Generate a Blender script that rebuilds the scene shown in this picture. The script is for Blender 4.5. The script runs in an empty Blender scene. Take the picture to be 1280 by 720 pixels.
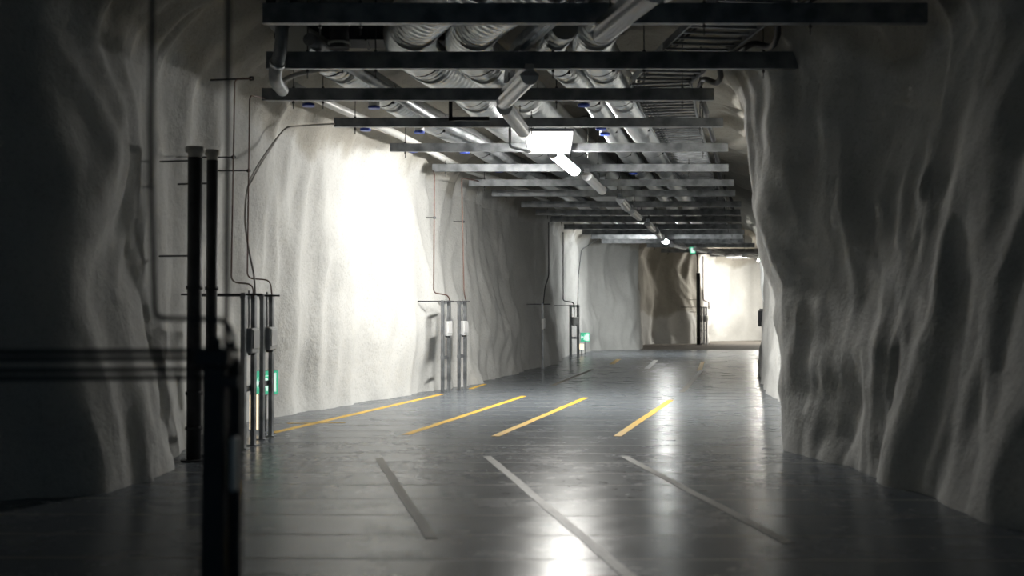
import bpy, bmesh, math, random
from mathutils import Vector, Matrix, noise
random.seed(4)
S = bpy.context.scene
COL = S.collection
F, E = 1422.0, 1.64          # focal length in pixels, eye height
HOR = 389.0

# ------------------------------------------------------------------ helpers
def fl(px, py):                                  # floor point seen at a pixel
    Y = F * E / (py - HOR)
    return ((px - 640) / F * Y, Y)

def at(px, py, Y):                               # point at depth Y
    return Vector(((px - 640) / F * Y, Y, E + (HOR - py) / F * Y))

def crom(keys, t):
    """smooth curve through [(t, v)] at t; v float or tuple"""
    n = len(keys)
    if t <= keys[0][0]:
        i = 0
        a, b = keys[0], keys[1]
        k = (t - a[0]) / (b[0] - a[0])
        return a[1] + (b[1] - a[1]) * k
    if t >= keys[-1][0]:
        a, b = keys[-2], keys[-1]
        k = (t - a[0]) / (b[0] - a[0])
        return a[1] + (b[1] - a[1]) * k
    for i in range(n - 1):
        if keys[i][0] <= t <= keys[i + 1][0]:
            break
    def slope(j):
        j0, j1 = max(j - 1, 0), min(j + 1, n - 1)
        return (keys[j1][1] - keys[j0][1]) / (keys[j1][0] - keys[j0][0])
    h = keys[i + 1][0] - keys[i][0]
    u = (t - keys[i][0]) / h
    m0, m1 = slope(i) * h, slope(i + 1) * h
    u2, u3 = u * u, u * u * u
    return (2*u3 - 3*u2 + 1) * keys[i][1] + (u3 - 2*u2 + u) * m0 + (-2*u3 + 3*u2) * keys[i + 1][1] + (u3 - u2) * m1

def tag(o, label=None, cat=None, group=None, kind=None):
    if label: o['label'] = label
    if cat: o['category'] = cat
    if group: o['group'] = group
    if kind: o['kind'] = kind
    return o

def empty(name, loc, rz=0, label=None, cat=None, group=None):
    o = bpy.data.objects.new(name, None)
    o.empty_display_size = .2
    COL.objects.link(o)
    o.location = loc
    o.rotation_euler = (0, 0, rz)
    return tag(o, label, cat, group)

class MB:
    """collects geometry, one build() = one mesh object"""
    def __init__(s): s.v = []; s.f = []; s.uv = []; s.sm = []; s.mi = []
    def face(s, idx, uv=None, smooth=False, mi=0):
        s.f.append(tuple(idx)); s.uv.append(uv or [(0, 0)] * len(idx)); s.sm.append(smooth); s.mi.append(mi)
    def box(s, c, d, rz=0, bev=0, mi=0, R=None):
        c = Vector(c); hx, hy, hz = d[0]/2, d[1]/2, d[2]/2
        M = R or Matrix.Rotation(rz, 3, 'Z')
        b = min(bev, hx*.45, hy*.45, hz*.45)
        base = len(s.v)
        if b <= 0:
            for x in (-hx, hx):
                for y in (-hy, hy):
                    for z in (-hz, hz): s.v.append(tuple(c + M @ Vector((x, y, z))))
            for q in ((0,1,3,2),(4,6,7,5),(0,4,5,1),(2,3,7,6),(0,2,6,4),(1,5,7,3)):
                s.face([base + k for k in q], mi=mi)
            return
        rings = [(-hz, b), (-hz + b, 0), (hz - b, 0), (hz, b)]
        for z, ins in rings:
            x, y = hx - ins, hy - ins
            pts = [(-x + (b if ins == 0 else 0), -y), (x - (b if ins == 0 else 0), -y), (x, -y + (b if ins == 0 else 0)), (x, y - (b if ins == 0 else 0)),
                   (x - (b if ins == 0 else 0), y), (-x + (b if ins == 0 else 0), y), (-x, y - (b if ins == 0 else 0)), (-x, -y + (b if ins == 0 else 0))]
            if ins: pts = [(-x, -y), (x, -y), (x, -y), (x, y), (x, y), (-x, y), (-x, y), (-x, -y)]
            if ins:
                e = b * .3
                pts = [(-x+e, -y), (x-e, -y), (x, -y+e), (x, y-e), (x-e, y), (-x+e, y), (-x, y-e), (-x, -y+e)]
            for px, py in pts: s.v.append(tuple(c + M @ Vector((px, py, z))))
        for r in range(3):
            for k in range(8):
                a = base + r*8 + k; a2 = base + r*8 + (k+1) % 8
                s.face([a, a2, a2 + 8, a + 8], mi=mi)
        s.face([base + k for k in range(7, -1, -1)], mi=mi)
        s.face([base + 24 + k for k in range(8)], mi=mi)
    def prism(s, prof, p0, p1, up=Vector((0, 0, 1)), closed=True, mi=0):
        """extrude profile [(side, up)] from p0 to p1"""
        p0, p1 = Vector(p0), Vector(p1)
        d = (p1 - p0).normalized(); side = d.cross(up).normalized(); u = side.cross(d)
        base = len(s.v); n = len(prof)
        for P in (p0, p1):
            for a, b in prof: s.v.append(tuple(P + side * a + u * b))
        for k in range(n if closed else n - 1):
            k2 = (k + 1) % n
            s.face([base + k, base + k2, base + n + k2, base + n + k], mi=mi)
        if closed:
            s.face([base + k for k in range(n - 1, -1, -1)], mi=mi); s.face([base + n + k for k in range(n)], mi=mi)
    def tube(s, pts, r, seg=10, caps=True, mi=0, u0=0.0):
        pts = [Vector(p) for p in pts]
        n = len(pts); base = len(s.v)
        rr = r if isinstance(r, (list, tuple)) else [r] * n
        t0 = (pts[1] - pts[0]).normalized()
        ref = Vector((0, 0, 1)) if abs(t0.z) < .9 else Vector((1, 0, 0))
        nrm = t0.cross(ref).normalized()
        L = u0; Ls = []
        for i, p in enumerate(pts):
            if i: L += (pts[i] - pts[i-1]).length
            Ls.append(L)
            a = pts[max(i-1, 0)]; b = pts[min(i+1, n-1)]
            t = (b - a).normalized()
            nrm = (nrm - t * nrm.dot(t)).normalized()
            bn = t.cross(nrm)
            for k in range(seg):
                an = 2*math.pi*k/seg
                s.v.append(tuple(p + (nrm*math.cos(an) + bn*math.sin(an)) * rr[i]))
        for i in range(n-1):
            for k in range(seg):
                k2 = (k+1) % seg
                q = [base+i*seg+k, base+i*seg+k2, base+(i+1)*seg+k2, base+(i+1)*seg+k]
                s.face(q, [(Ls[i], k/seg), (Ls[i], (k+1)/seg), (Ls[i+1], (k+1)/seg), (Ls[i+1], k/seg)], True, mi)
        if caps:
            s.face([base+k for k in range(seg-1, -1, -1)], mi=mi)
            s.face([base+(n-1)*seg+k for k in range(seg)], mi=mi)
    def build(s, name, mats, parent=None):
        me = bpy.data.meshes.new(name)
        me.from_pydata(s.v, [], s.f)
        uvl = me.uv_layers.new(name='UVMap')
        flat = [c for f in s.uv for uv in f for c in uv]
        uvl.data.foreach_set('uv', flat)
        me.polygons.foreach_set('use_smooth', s.sm)
        me.polygons.foreach_set('material_index', s.mi)
        for m in (mats if isinstance(mats, (list, tuple)) else [mats]): me.materials.append(m)
        me.update()
        o = bpy.data.objects.new(name, me); COL.objects.link(o)
        if parent: o.parent = parent
        return o

def round_path(pts, r=.08, n=6):
    """polyline with rounded corners"""
    pts = [Vector(p) for p in pts]
    out = [pts[0]]
    for i in range(1, len(pts)-1):
        a, b, c = pts[i-1], pts[i], pts[i+1]
        d1 = min(r, (a-b).length*.45); d2 = min(r, (c-b).length*.45)
        p, q = b + (a-b).normalized()*d1, b + (c-b).normalized()*d2
        for k in range(n+1):
            t = k/n
            out.append(p*(1-t)**2 + b*2*t*(1-t) + q*t*t)
    out.append(pts[-1])
    return out

# ------------------------------------------------------------------ materials
def mat(name, col=(.5,.5,.5), rough=.5, metal=0, emis=None, es=0, spec=None):
    m = bpy.data.materials.new(name); m.use_nodes = True
    b = m.node_tree.nodes['Principled BSDF']
    b.inputs['Base Color'].default_value = (*col, 1)
    b.inputs['Roughness'].default_value = rough
    b.inputs['Metallic'].default_value = metal
    if spec is not None: b.inputs['Specular IOR Level'].default_value = spec
    if emis:
        b.inputs['Emission Color'].default_value = (*emis, 1)
        b.inputs['Emission Strength'].default_value = es
    return m

def nn(m, t, **kw):
    n = m.node_tree.nodes.new(t)
    for k, v in kw.items():
        if k in n.inputs: n.inputs[k].default_value = v
        else: setattr(n, k, v)
    return n

def noisy(m, scale=8, c2=None, r2=None, coord='Object', detail=4, bump=0, bscale=60, bd=.01):
    nt = m.node_tree; b = nt.nodes['Principled BSDF']
    tc = nn(m, 'ShaderNodeTexCoord')
    n = nn(m, 'ShaderNodeTexNoise'); n.inputs['Scale'].default_value = scale; n.inputs['Detail'].default_value = detail
    nt.links.new(tc.outputs[coord], n.inputs['Vector'])
    if c2:
        mx = nn(m, 'ShaderNodeMix', data_type='RGBA')
        mr = nn(m, 'ShaderNodeMapRange'); mr.inputs['From Min'].default_value = .35; mr.inputs['From Max'].default_value = .65
        nt.links.new(n.outputs['Fac'], mr.inputs['Value']); nt.links.new(mr.outputs['Result'], mx.inputs['Factor'])
        mx.inputs['A'].default_value = b.inputs['Base Color'].default_value[:]
        mx.inputs['B'].default_value = (*c2, 1)
        nt.links.new(mx.outputs['Result'], b.inputs['Base Color'])
    if r2 is not None:
        mr2 = nn(m, 'ShaderNodeMapRange'); mr2.inputs['From Min'].default_value = .3; mr2.inputs['From Max'].default_value = .7
        mr2.inputs['To Min'].default_value = b.inputs['Roughness'].default_value; mr2.inputs['To Max'].default_value = r2
        nt.links.new(n.outputs['Fac'], mr2.inputs['Value']); nt.links.new(mr2.outputs['Result'], b.inputs['Roughness'])
    if bump:
        n2 = nn(m, 'ShaderNodeTexNoise'); n2.inputs['Scale'].default_value = bscale; n2.inputs['Detail'].default_value = 6
        nt.links.new(tc.outputs[coord], n2.inputs['Vector'])
        bp = nn(m, 'ShaderNodeBump'); bp.inputs['Strength'].default_value = bump; bp.inputs['Distance'].default_value = bd
        nt.links.new(n2.outputs['Fac'], bp.inputs['Height']); nt.links.new(bp.outputs['Normal'], b.inputs['Normal'])
    return m

GALV = noisy(mat('galvanised_steel', (.17,.18,.19), .42, .7), 5, (.33,.345,.36), .55)
DARKST = noisy(mat('dark_painted_steel', (.035,.038,.042), .5, .4), 6, (.06,.06,.065), .6)
BLACK = mat('black_rubber', (.012,.012,.014), .55)
ROD = mat('threaded_rod', (.10,.10,.10), .5, .7)
COPPER = mat('brown_conduit', (.14,.085,.07), .45, .3)
GREYC = mat('grey_flexible_conduit', (.30,.29,.27), .6, .2)
PVC = mat('pale_plastic_pipe', (.62,.62,.60), .4)
CAP = noisy(mat('pale_cap', (.45,.44,.40), .6), 10, (.36,.35,.32))
BLUE = mat('blue_cap', (.03,.07,.42), .4)
ALU = mat('brushed_aluminium', (.78,.79,.80), .22, .95)
OPAL = mat('opal_diffuser_off', (.85,.86,.88), .18)
TUBE = mat('fluorescent_tube', (1,1,1), .4, 0, (1.0, .975, .92), 380)
TUBE2 = mat('fluorescent_tube_far', (1,1,1), .4, 0, (.97, .98, .95), 340)
TUBE3 = mat('fluorescent_tube_warm', (1,1,1), .4, 0, (1.0, .95, .86), 600)
SIGNL = mat('lit_sign_panel', (1,1,1), .3, 0, (1.0, .97, .90), 1.5)
SIGNF = mat('sign_frame', (.30,.31,.38), .35, .5)
SIGNG = mat('green_sign_glow', (.02,.5,.25), .4, 0, (.16,.80,.50), .5)
SIGNW = mat('white_sign_glow', (1,1,1), .4, 0, (.75,1,.88), .9)
WARM = mat('warm_guide_light', (1,.9,.7), .4, 0, (1.0,.80,.52), 1.6)
BOXM = mat('grey_plastic_housing', (.60,.61,.61), .3)
GLASSY = mat('glossy_cover', (.8,.8,.8), .12, .3)
LABEL_GLINT = mat('white_label', (.85,.85,.83), .5)  # label white, also used for the painted highlight on the near post
YELLOW = noisy(mat('yellow_road_paint', (.80,.50,.05), .42), 9, (.72,.43,.06), .5)
WORN = noisy(mat('worn_grey_paint', (.33,.32,.28), .45), 14, (.24,.23,.20), .5)
WORND = noisy(mat('faded_brown_paint', (.13,.12,.10), .4), 14, (.17,.155,.12), .5)

# spiral duct: helical seam as bump on the UVs
DUCT = mat('spiral_duct_steel', (.70,.72,.73), .28, .9)
def spiral(m, freq, strength=.6):
    nt = m.node_tree; b = nt.nodes['Principled BSDF']
    uv = nn(m, 'ShaderNodeUVMap'); sp = nn(m, 'ShaderNodeSeparateXYZ')
    nt.links.new(uv.outputs['UV'], sp.inputs['Vector'])
    a = nn(m, 'ShaderNodeMath', operation='MULTIPLY'); a.inputs[1].default_value = freq
    nt.links.new(sp.outputs['X'], a.inputs[0])
    c = nn(m, 'ShaderNodeMath', operation='ADD'); nt.links.new(a.outputs[0], c.inputs[0]); nt.links.new(sp.outputs['Y'], c.inputs[1])
    d = nn(m, 'ShaderNodeMath', operation='FRACT'); nt.links.new(c.outputs[0], d.inputs[0])
    e = nn(m, 'ShaderNodeMath', operation='SUBTRACT'); e.inputs[1].default_value = .5; nt.links.new(d.outputs[0], e.inputs[0])
    g = nn(m, 'ShaderNodeMath', operation='ABSOLUTE'); nt.links.new(e.outputs[0], g.inputs[0])
    mr = nn(m, 'ShaderNodeMapRange', interpolation_type='SMOOTHSTEP'); mr.inputs['From Min'].default_value = .0; mr.inputs['From Max'].default_value = .22
    mr.inputs['To Min'].default_value = 1; mr.inputs['To Max'].default_value = 0
    nt.links.new(g.outputs[0], mr.inputs['Value'])
    bp = nn(m, 'ShaderNodeBump'); bp.inputs['Strength'].default_value = strength; bp.inputs['Distance'].default_value = .06
    nt.links.new(mr.outputs['Result'], bp.inputs['Height']); nt.links.new(bp.outputs['Normal'], b.inputs['Normal'])
    return m

# sprayed concrete: white paint up to a ragged height, bare concrete above
def rock_mat(nm, k):
    m = mat(nm, (.7,.7,.66), .85, spec=.25)
    nt = m.node_tree; b = nt.nodes['Principled BSDF']; L = nt.links.new
    geo = nn(m, 'ShaderNodeNewGeometry'); sp = nn(m, 'ShaderNodeSeparateXYZ'); L(geo.outputs['Position'], sp.inputs['Vector'])
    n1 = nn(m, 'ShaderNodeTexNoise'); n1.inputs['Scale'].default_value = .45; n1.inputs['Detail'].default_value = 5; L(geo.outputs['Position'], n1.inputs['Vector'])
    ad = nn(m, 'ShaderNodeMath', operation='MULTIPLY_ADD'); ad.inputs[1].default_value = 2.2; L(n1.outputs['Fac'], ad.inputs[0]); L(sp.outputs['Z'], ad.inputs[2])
    def ss(a, b_, lo, hi):
        q = nn(m, 'ShaderNodeMapRange', interpolation_type='SMOOTHSTEP'); q.inputs['From Min'].default_value = a; q.inputs['From Max'].default_value = b_
        q.inputs['To Min'].default_value = lo; q.inputs['To Max'].default_value = hi; L(sp.outputs['Y'], q.inputs['Value']); return q
    # the brownish stretch before the far bend was never painted
    q1, q2 = ss(51.5, 52.5, 0, 3), ss(58.4, 59.4, 0, -3)
    s1 = nn(m, 'ShaderNodeMath', operation='ADD'); L(q1.outputs[0], s1.inputs[0]); L(q2.outputs[0], s1.inputs[1])
    s2 = s1
    s3 = nn(m, 'ShaderNodeMath', operation='ADD'); L(s2.outputs[0], s3.inputs[0]); L(ad.outputs[0], s3.inputs[1]); ad = s3
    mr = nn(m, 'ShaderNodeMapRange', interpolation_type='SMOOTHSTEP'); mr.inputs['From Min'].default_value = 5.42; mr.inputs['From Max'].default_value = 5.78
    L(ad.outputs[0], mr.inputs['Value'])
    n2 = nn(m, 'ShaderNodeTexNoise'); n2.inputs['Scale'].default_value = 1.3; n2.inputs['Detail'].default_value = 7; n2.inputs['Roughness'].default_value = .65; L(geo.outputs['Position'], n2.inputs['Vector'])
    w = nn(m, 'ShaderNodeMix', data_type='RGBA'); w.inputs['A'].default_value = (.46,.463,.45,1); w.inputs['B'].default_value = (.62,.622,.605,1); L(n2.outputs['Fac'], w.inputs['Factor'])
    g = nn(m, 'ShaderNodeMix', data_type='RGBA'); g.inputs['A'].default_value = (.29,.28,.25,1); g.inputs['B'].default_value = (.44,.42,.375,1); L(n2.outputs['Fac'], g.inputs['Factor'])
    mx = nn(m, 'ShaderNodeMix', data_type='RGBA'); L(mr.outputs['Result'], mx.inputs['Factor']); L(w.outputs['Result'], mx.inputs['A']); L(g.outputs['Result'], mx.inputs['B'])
    # fine pits / speckle of the sprayed surface
    n3 = nn(m, 'ShaderNodeTexNoise'); n3.inputs['Scale'].default_value = 26; n3.inputs['Detail'].default_value = 5; n3.inputs['Roughness'].default_value = .7; L(geo.outputs['Position'], n3.inputs['Vector'])
    sr = nn(m, 'ShaderNodeMapRange'); sr.inputs['From Min'].default_value = .30; sr.inputs['From Max'].default_value = .48; sr.inputs['To Min'].default_value = .78*k; sr.inputs['To Max'].default_value = k
    L(n3.outputs['Fac'], sr.inputs['Value'])
    ml = nn(m, 'ShaderNodeMix', data_type='RGBA', blend_type='MULTIPLY'); ml.inputs['Factor'].default_value = 1
    L(mx.outputs['Result'], ml.inputs['A']); L(sr.outputs['Result'], ml.inputs['B'])
    L(ml.outputs['Result'], b.inputs['Base Color'])
    bp = nn(m, 'ShaderNodeBump'); bp.inputs['Strength'].default_value = .4; bp.inputs['Distance'].default_value = .022
    L(n3.outputs['Fac'], bp.inputs['Height'])
    n4 = nn(m, 'ShaderNodeTexNoise'); n4.inputs['Scale'].default_value = 5; n4.inputs['Detail'].default_value = 4; L(geo.outputs['Position'], n4.inputs['Vector'])
    bp2 = nn(m, 'ShaderNodeBump'); bp2.inputs['Strength'].default_value = .4; bp2.inputs['Distance'].default_value = .06
    L(n4.outputs['Fac'], bp2.inputs['Height']); L(bp.outputs['Normal'], bp2.inputs['Normal']); L(bp2.outputs['Normal'], b.inputs['Normal'])
    return m
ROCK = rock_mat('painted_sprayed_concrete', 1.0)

def floor_mat():
    m = mat('sealed_concrete_floor', (.13,.135,.145), .3)
    nt = m.node_tree; b = nt.nodes['Principled BSDF']; L = nt.links.new
    geo = nn(m, 'ShaderNodeNewGeometry'); sp = nn(m, 'ShaderNodeSeparateXYZ'); L(geo.outputs['Position'], sp.inputs['Vector'])
    n1 = nn(m, 'ShaderNodeTexNoise'); n1.inputs['Scale'].default_value = .7; n1.inputs['Detail'].default_value = 6; n1.inputs['Roughness'].default_value = .6; L(geo.outputs['Position'], n1.inputs['Vector'])
    c = nn(m, 'ShaderNodeMix', data_type='RGBA'); c.inputs['A'].default_value = (.090,.104,.12,1); c.inputs['B'].default_value = (.155,.172,.19,1); L(n1.outputs['Fac'], c.inputs['Factor'])
    # saw-cut joints across the tunnel every 0.8 m, wobbling a little
    wob = nn(m, 'ShaderNodeTexNoise'); wob.inputs['Scale'].default_value = .5; L(geo.outputs['Position'], wob.inputs['Vector'])
    ya = nn(m, 'ShaderNodeMath', operation='MULTIPLY_ADD'); ya.inputs[1].default_value = .06; L(wob.outputs['Fac'], ya.inputs[0]); L(sp.outputs['Y'], ya.inputs[2])
    xa = nn(m, 'ShaderNodeMath', operation='MULTIPLY_ADD'); xa.inputs[1].default_value = .015; L(sp.outputs['X'], xa.inputs[0]); L(ya.outputs[0], xa.inputs[2])
    dv = nn(m, 'ShaderNodeMath', operation='DIVIDE'); dv.inputs[1].default_value = .8; L(xa.outputs[0], dv.inputs[0])
    fr = nn(m, 'ShaderNodeMath', operation='FRACT'); L(dv.outputs[0], fr.inputs[0])
    sb = nn(m, 'ShaderNodeMath', operation='SUBTRACT'); sb.inputs[1].default_value = .5; L(fr.outputs[0], sb.inputs[0])
    ab = nn(m, 'ShaderNodeMath', operation='ABSOLUTE'); L(sb.outputs[0], ab.inputs[0])
    jr = nn(m, 'ShaderNodeMapRange', interpolation_type='SMOOTHSTEP'); jr.inputs['From Min'].default_value = .004; jr.inputs['From Max'].default_value = .028; jr.inputs['To Min'].default_value = 0; jr.inputs['To Max'].default_value = 1
    L(ab.outputs[0], jr.inputs['Value'])
    c2 = nn(m, 'ShaderNodeMix', data_type='RGBA'); c2.inputs['A'].default_value = (.24,.23,.19,1); L(jr.outputs['Result'], c2.inputs['Factor']); L(c.outputs['Result'], c2.inputs['B'])
    L(c2.outputs['Result'], b.inputs['Base Color'])
    n2 = nn(m, 'ShaderNodeTexNoise'); n2.inputs['Scale'].default_value = 1.6; n2.inputs['Detail'].default_value = 8; n2.inputs['Roughness'].default_value = .7; L(geo.outputs['Position'], n2.inputs['Vector'])
    rr = nn(m, 'ShaderNodeMapRange'); rr.inputs['From Min'].default_value = .3; rr.inputs['From Max'].default_value = .7; rr.inputs['To Min'].default_value = .20; rr.inputs['To Max'].default_value = .31
    L(n2.outputs['Fac'], rr.inputs['Value'])
    rj = nn(m, 'ShaderNodeMix', data_type='FLOAT'); rj.inputs['A'].default_value = .6; L(jr.outputs['Result'], rj.inputs['Factor']); L(rr.outputs['Result'], rj.inputs['B'])
    L(rj.outputs['Result'], b.inputs['Roughness'])
    bp = nn(m, 'ShaderNodeBump'); bp.inputs['Strength'].default_value = .2; bp.inputs['Distance'].default_value = .006; L(jr.outputs['Result'], bp.inputs['Height'])
    n5 = nn(m, 'ShaderNodeTexNoise'); n5.inputs['Scale'].default_value = 2.2; n5.inputs['Detail'].default_value = 3; L(geo.outputs['Position'], n5.inputs['Vector'])
    bp2 = nn(m, 'ShaderNodeBump'); bp2.inputs['Strength'].default_value = .10; bp2.inputs['Distance'].default_value = .02; L(n5.outputs['Fac'], bp2.inputs['Height'])
    L(bp.outputs['Normal'], bp2.inputs['Normal']); L(bp2.outputs['Normal'], b.inputs['Normal'])
    b.inputs['Specular IOR Level'].default_value = .15
    return m
FLOOR = floor_mat()
GRAVEL = noisy(mat('bare_brown_ground', (.10,.09,.08), .85), 3, (.15,.135,.115), None, 'Object', 6, .5, 30, .03)

# ------------------------------------------------------------------ tunnel shell
# stations down the tunnel: (base x, base y, top x, top y) on each side, top at z = 4.3
LEFT = [
 (-4.6,-3.0,-4.9,-3.0), (-4.7, 1.0,-5.0, 1.0), (-5.1, 4.5,-5.3, 4.5), (-5.3, 7.8,-5.4, 7.8), (-4.95, 9.6,-5.0, 9.7),
 (-3.90,10.3,-4.3,10.6), (-3.70,11.2,-4.1,11.6), (-3.95,12.6,-4.1,12.8), (-4.25,14.9,-4.0,14.8), (-4.05,16.4,-3.75,16.4),
 (-3.75,17.8,-3.55,17.9), (-2.95,20.1,-2.95,20.2), (-2.25,22.0,-2.35,22.2), (-1.55,23.9,-1.9,24.2), (-.95,25.9,-1.45,26.2),
 (-.42,28.2,-.95,28.4), (.08,30.6,-.35,30.6), (.52,33.0,.20,33.2), (1.25,35.5,.9,35.7), (1.35,37.6,1.0,37.6),
 (1.45,39.6,1.3,39.6), (1.95,42.2,1.9,42.2), (2.70,45.0,2.5,45.4), (3.35,47.4,3.2,48.3), (4.3,48.2,4.2,49.4),
 (5.20,48.8,5.2,50.0), (5.55,50.6,5.4,51.4), (6.0,54.8,6.1,55.4), (7.0,57.2,7.0,57.9), (8.9,57.8,8.8,58.4),
 (9.95,58.9,9.9,59.4), (10.6,62.0,10.5,62.4), (14.0,64.0,14.0,64.4), (18.5,64.6,18.5,65.0), (24.0,65.0,24.0,65.5)]
RIGHT = [
 (4.9,-3.0,5.4,-3.0), (4.8, 1.0,5.4, 1.0), (4.6, 4.5,5.3, 4.5), (4.15, 7.2,5.0,7.2), (3.85, 8.8,4.75,8.9),
 (3.72, 9.9,4.55,10.0), (3.70,10.8,4.38,10.9), (3.70,11.6,4.15,11.7), (3.66,12.3,3.86,12.5), (3.55,12.95,3.50,13.25),
 (3.42,13.5,3.06,13.95), (3.62,14.4,3.12,14.6), (4.25,15.6,3.40,15.8), (4.70,17.4,4.00,17.4), (4.95,19.4,4.60,19.4),
 (5.18,21.6,5.1,21.6), (5.60,24.4,5.7,24.4), (6.30,28.0,6.7,28.0), (7.00,31.0,7.3,31.0), (7.95,35.2,8.1,35.2),
 (8.6,38.0,8.7,38.0), (9.3,41.0,9.3,41.0), (9.9,44.0,9.8,44.0), (10.5,46.4,10.5,46.4), (11.2,48.6,11.2,48.6),
 (12.0,50.8,12.0,50.8), (12.8,52.6,12.8,52.6), (13.6,54.0,13.6,54.0), (14.5,55.0,14.5,55.0), (15.6,55.8,15.6,55.8),
 (17.0,56.4,17.0,56.4), (18.5,56.8,18.5,56.8), (20.0,57.0,20.0,57.0), (22.0,57.2,22.0,57.2), (24.5,57.4,24.5,57.4)]
NST = len(LEFT)
def keys(P, c): return [(float(i), P[i][c]) for i in range(NST)]
KL = [keys(LEFT, c) for c in range(4)]
KR = [keys(RIGHT, c) for c in range(4)]
SUB = 16
NS = (NST - 1) * SUB + 1
ROWS = 44
CROWN = 40
ZT = 4.3

def station(K, i):
    t = i / SUB
    return [crom(k, t) for k in K]

def fold(sx, z, seed, amp):
    """soft vertical drapery of sprayed concrete"""
    w = noise.noise(Vector((sx*.35, z*.45, seed))) * .55
    a = noise.noise(Vector(((sx + w)*.95, z*.30, seed+7.3)))
    ridge = 1 - 2.4*abs(a)
    b = noise.noise(Vector(((sx + w*1.5)*2.1, z*.75, seed+3.1)))
    ridge2 = 1 - 2.2*abs(b)
    c = noise.noise(Vector((sx*.45, z*.6, seed+11.7)))
    return amp*(.17*ridge + .075*ridge2 + .16*c)

def wall(side, K, sgn, seed):
    mb = MB(); s_acc = 0; prev = None; cols = []
    for i in range(NS):
        xb, yb, xt, yt = station(K, i)
        p = Vector((xb, yb, 0))
        if prev is not None: s_acc += (p - prev).length
        prev = p
        cols.append((xb, yb, xt, yt, s_acc))
    top = []
    for i, (xb, yb, xt, yt, s) in enumerate(cols):
        a, b = cols[max(i-1, 0)], cols[min(i+1, NS-1)]
        t = Vector((b[0]-a[0], b[1]-a[1], 0)).normalized()
        nrm = Vector((t.y, -t.x, 0)) * sgn              # towards the tunnel
        amp = 1.0
        if side == 'right': amp = (.55 + .1*min(1, abs(yb - 14.0)/3.0)) if yb < 14 else .55 + .45*min(1, abs(yb - 14.0)/3.0) if yb < 30 else 1.0
        if side == 'left': amp = .75 if yb < 23 else 1.0
        for r in range(ROWS+1):
            z = ZT * r / ROWS
            k = z / ZT
            ks = k*k*(3-2*k)*.6 + k*.4
            x, y = xb + (xt-xb)*ks, yb + (yt-yb)*ks
            f = fold(s, z, seed, amp)
            if z < .5: f += .10*amp*(1 - z/.5)**2 * (noise.noise(Vector((s*1.7, 0, seed))) + .5)
            P = Vector((x, y, z)) + nrm * f
            if side == 'right' and 11 < yb < 17: P += nrm*(.10*noise.noise(Vector((yb*.5, z*1.25, 4.4))) + .04*noise.noise(Vector((yb, z*3.1, 8.4))))
            fine = noise.noise(P*5.0)*.012
            P += nrm * fine
            mb.v.append(tuple(P))
            if r == ROWS: top.append(P)
    for i in range(NS-1):
        for r in range(ROWS):
            q = [i*(ROWS+1)+r, (i+1)*(ROWS+1)+r, (i+1)*(ROWS+1)+r+1, i*(ROWS+1)+r+1]
            if sgn < 0: q.reverse()
            mb.face(q, smooth=True)
    tans = []
    for i in range(NS):
        q = [Vector(mb.v[j*(ROWS+1)+ROWS]) - Vector(mb.v[j*(ROWS+1)+ROWS-3]) for j in range(max(0,i-1), min(NS,i+2))]
        q = sum(q, Vector()); tans.append(q/q.z)
    o = mb.build('wall_' + side, ROCK)
    tag(o, kind='structure')
    return o, top, cols, tans
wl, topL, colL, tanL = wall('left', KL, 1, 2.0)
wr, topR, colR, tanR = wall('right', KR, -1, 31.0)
tag(wl, 'white-painted folded sprayed-concrete tunnel wall on the left', 'wall')
tag(wr, 'folded grey sprayed-concrete tunnel wall on the right, mostly in shade', 'wall')

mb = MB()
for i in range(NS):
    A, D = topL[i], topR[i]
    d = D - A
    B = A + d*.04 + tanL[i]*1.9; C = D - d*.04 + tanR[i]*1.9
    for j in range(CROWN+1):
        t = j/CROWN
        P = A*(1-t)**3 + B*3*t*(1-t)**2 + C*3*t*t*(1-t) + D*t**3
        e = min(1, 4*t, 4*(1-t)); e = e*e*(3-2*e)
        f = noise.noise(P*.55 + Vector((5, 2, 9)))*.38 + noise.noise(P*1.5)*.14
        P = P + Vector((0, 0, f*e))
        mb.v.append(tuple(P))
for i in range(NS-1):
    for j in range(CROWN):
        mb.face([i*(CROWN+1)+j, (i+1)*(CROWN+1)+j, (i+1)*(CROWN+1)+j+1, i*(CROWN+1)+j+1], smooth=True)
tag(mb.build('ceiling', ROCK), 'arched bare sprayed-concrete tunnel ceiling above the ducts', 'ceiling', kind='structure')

mb = MB(); mb.box((4.0, 22.5, -.05), (26, 51.6, .1))
tag(mb.build('floor', FLOOR), 'glossy sealed grey concrete tunnel floor', 'floor', kind='structure')
mb = MB(); mb.box((10.0, 58.2, -.052), (34, 19.8, .1))
tag(mb.build('floor_far', GRAVEL), 'matt brown ground beyond the glossy floor', 'floor', kind='structure')

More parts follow.
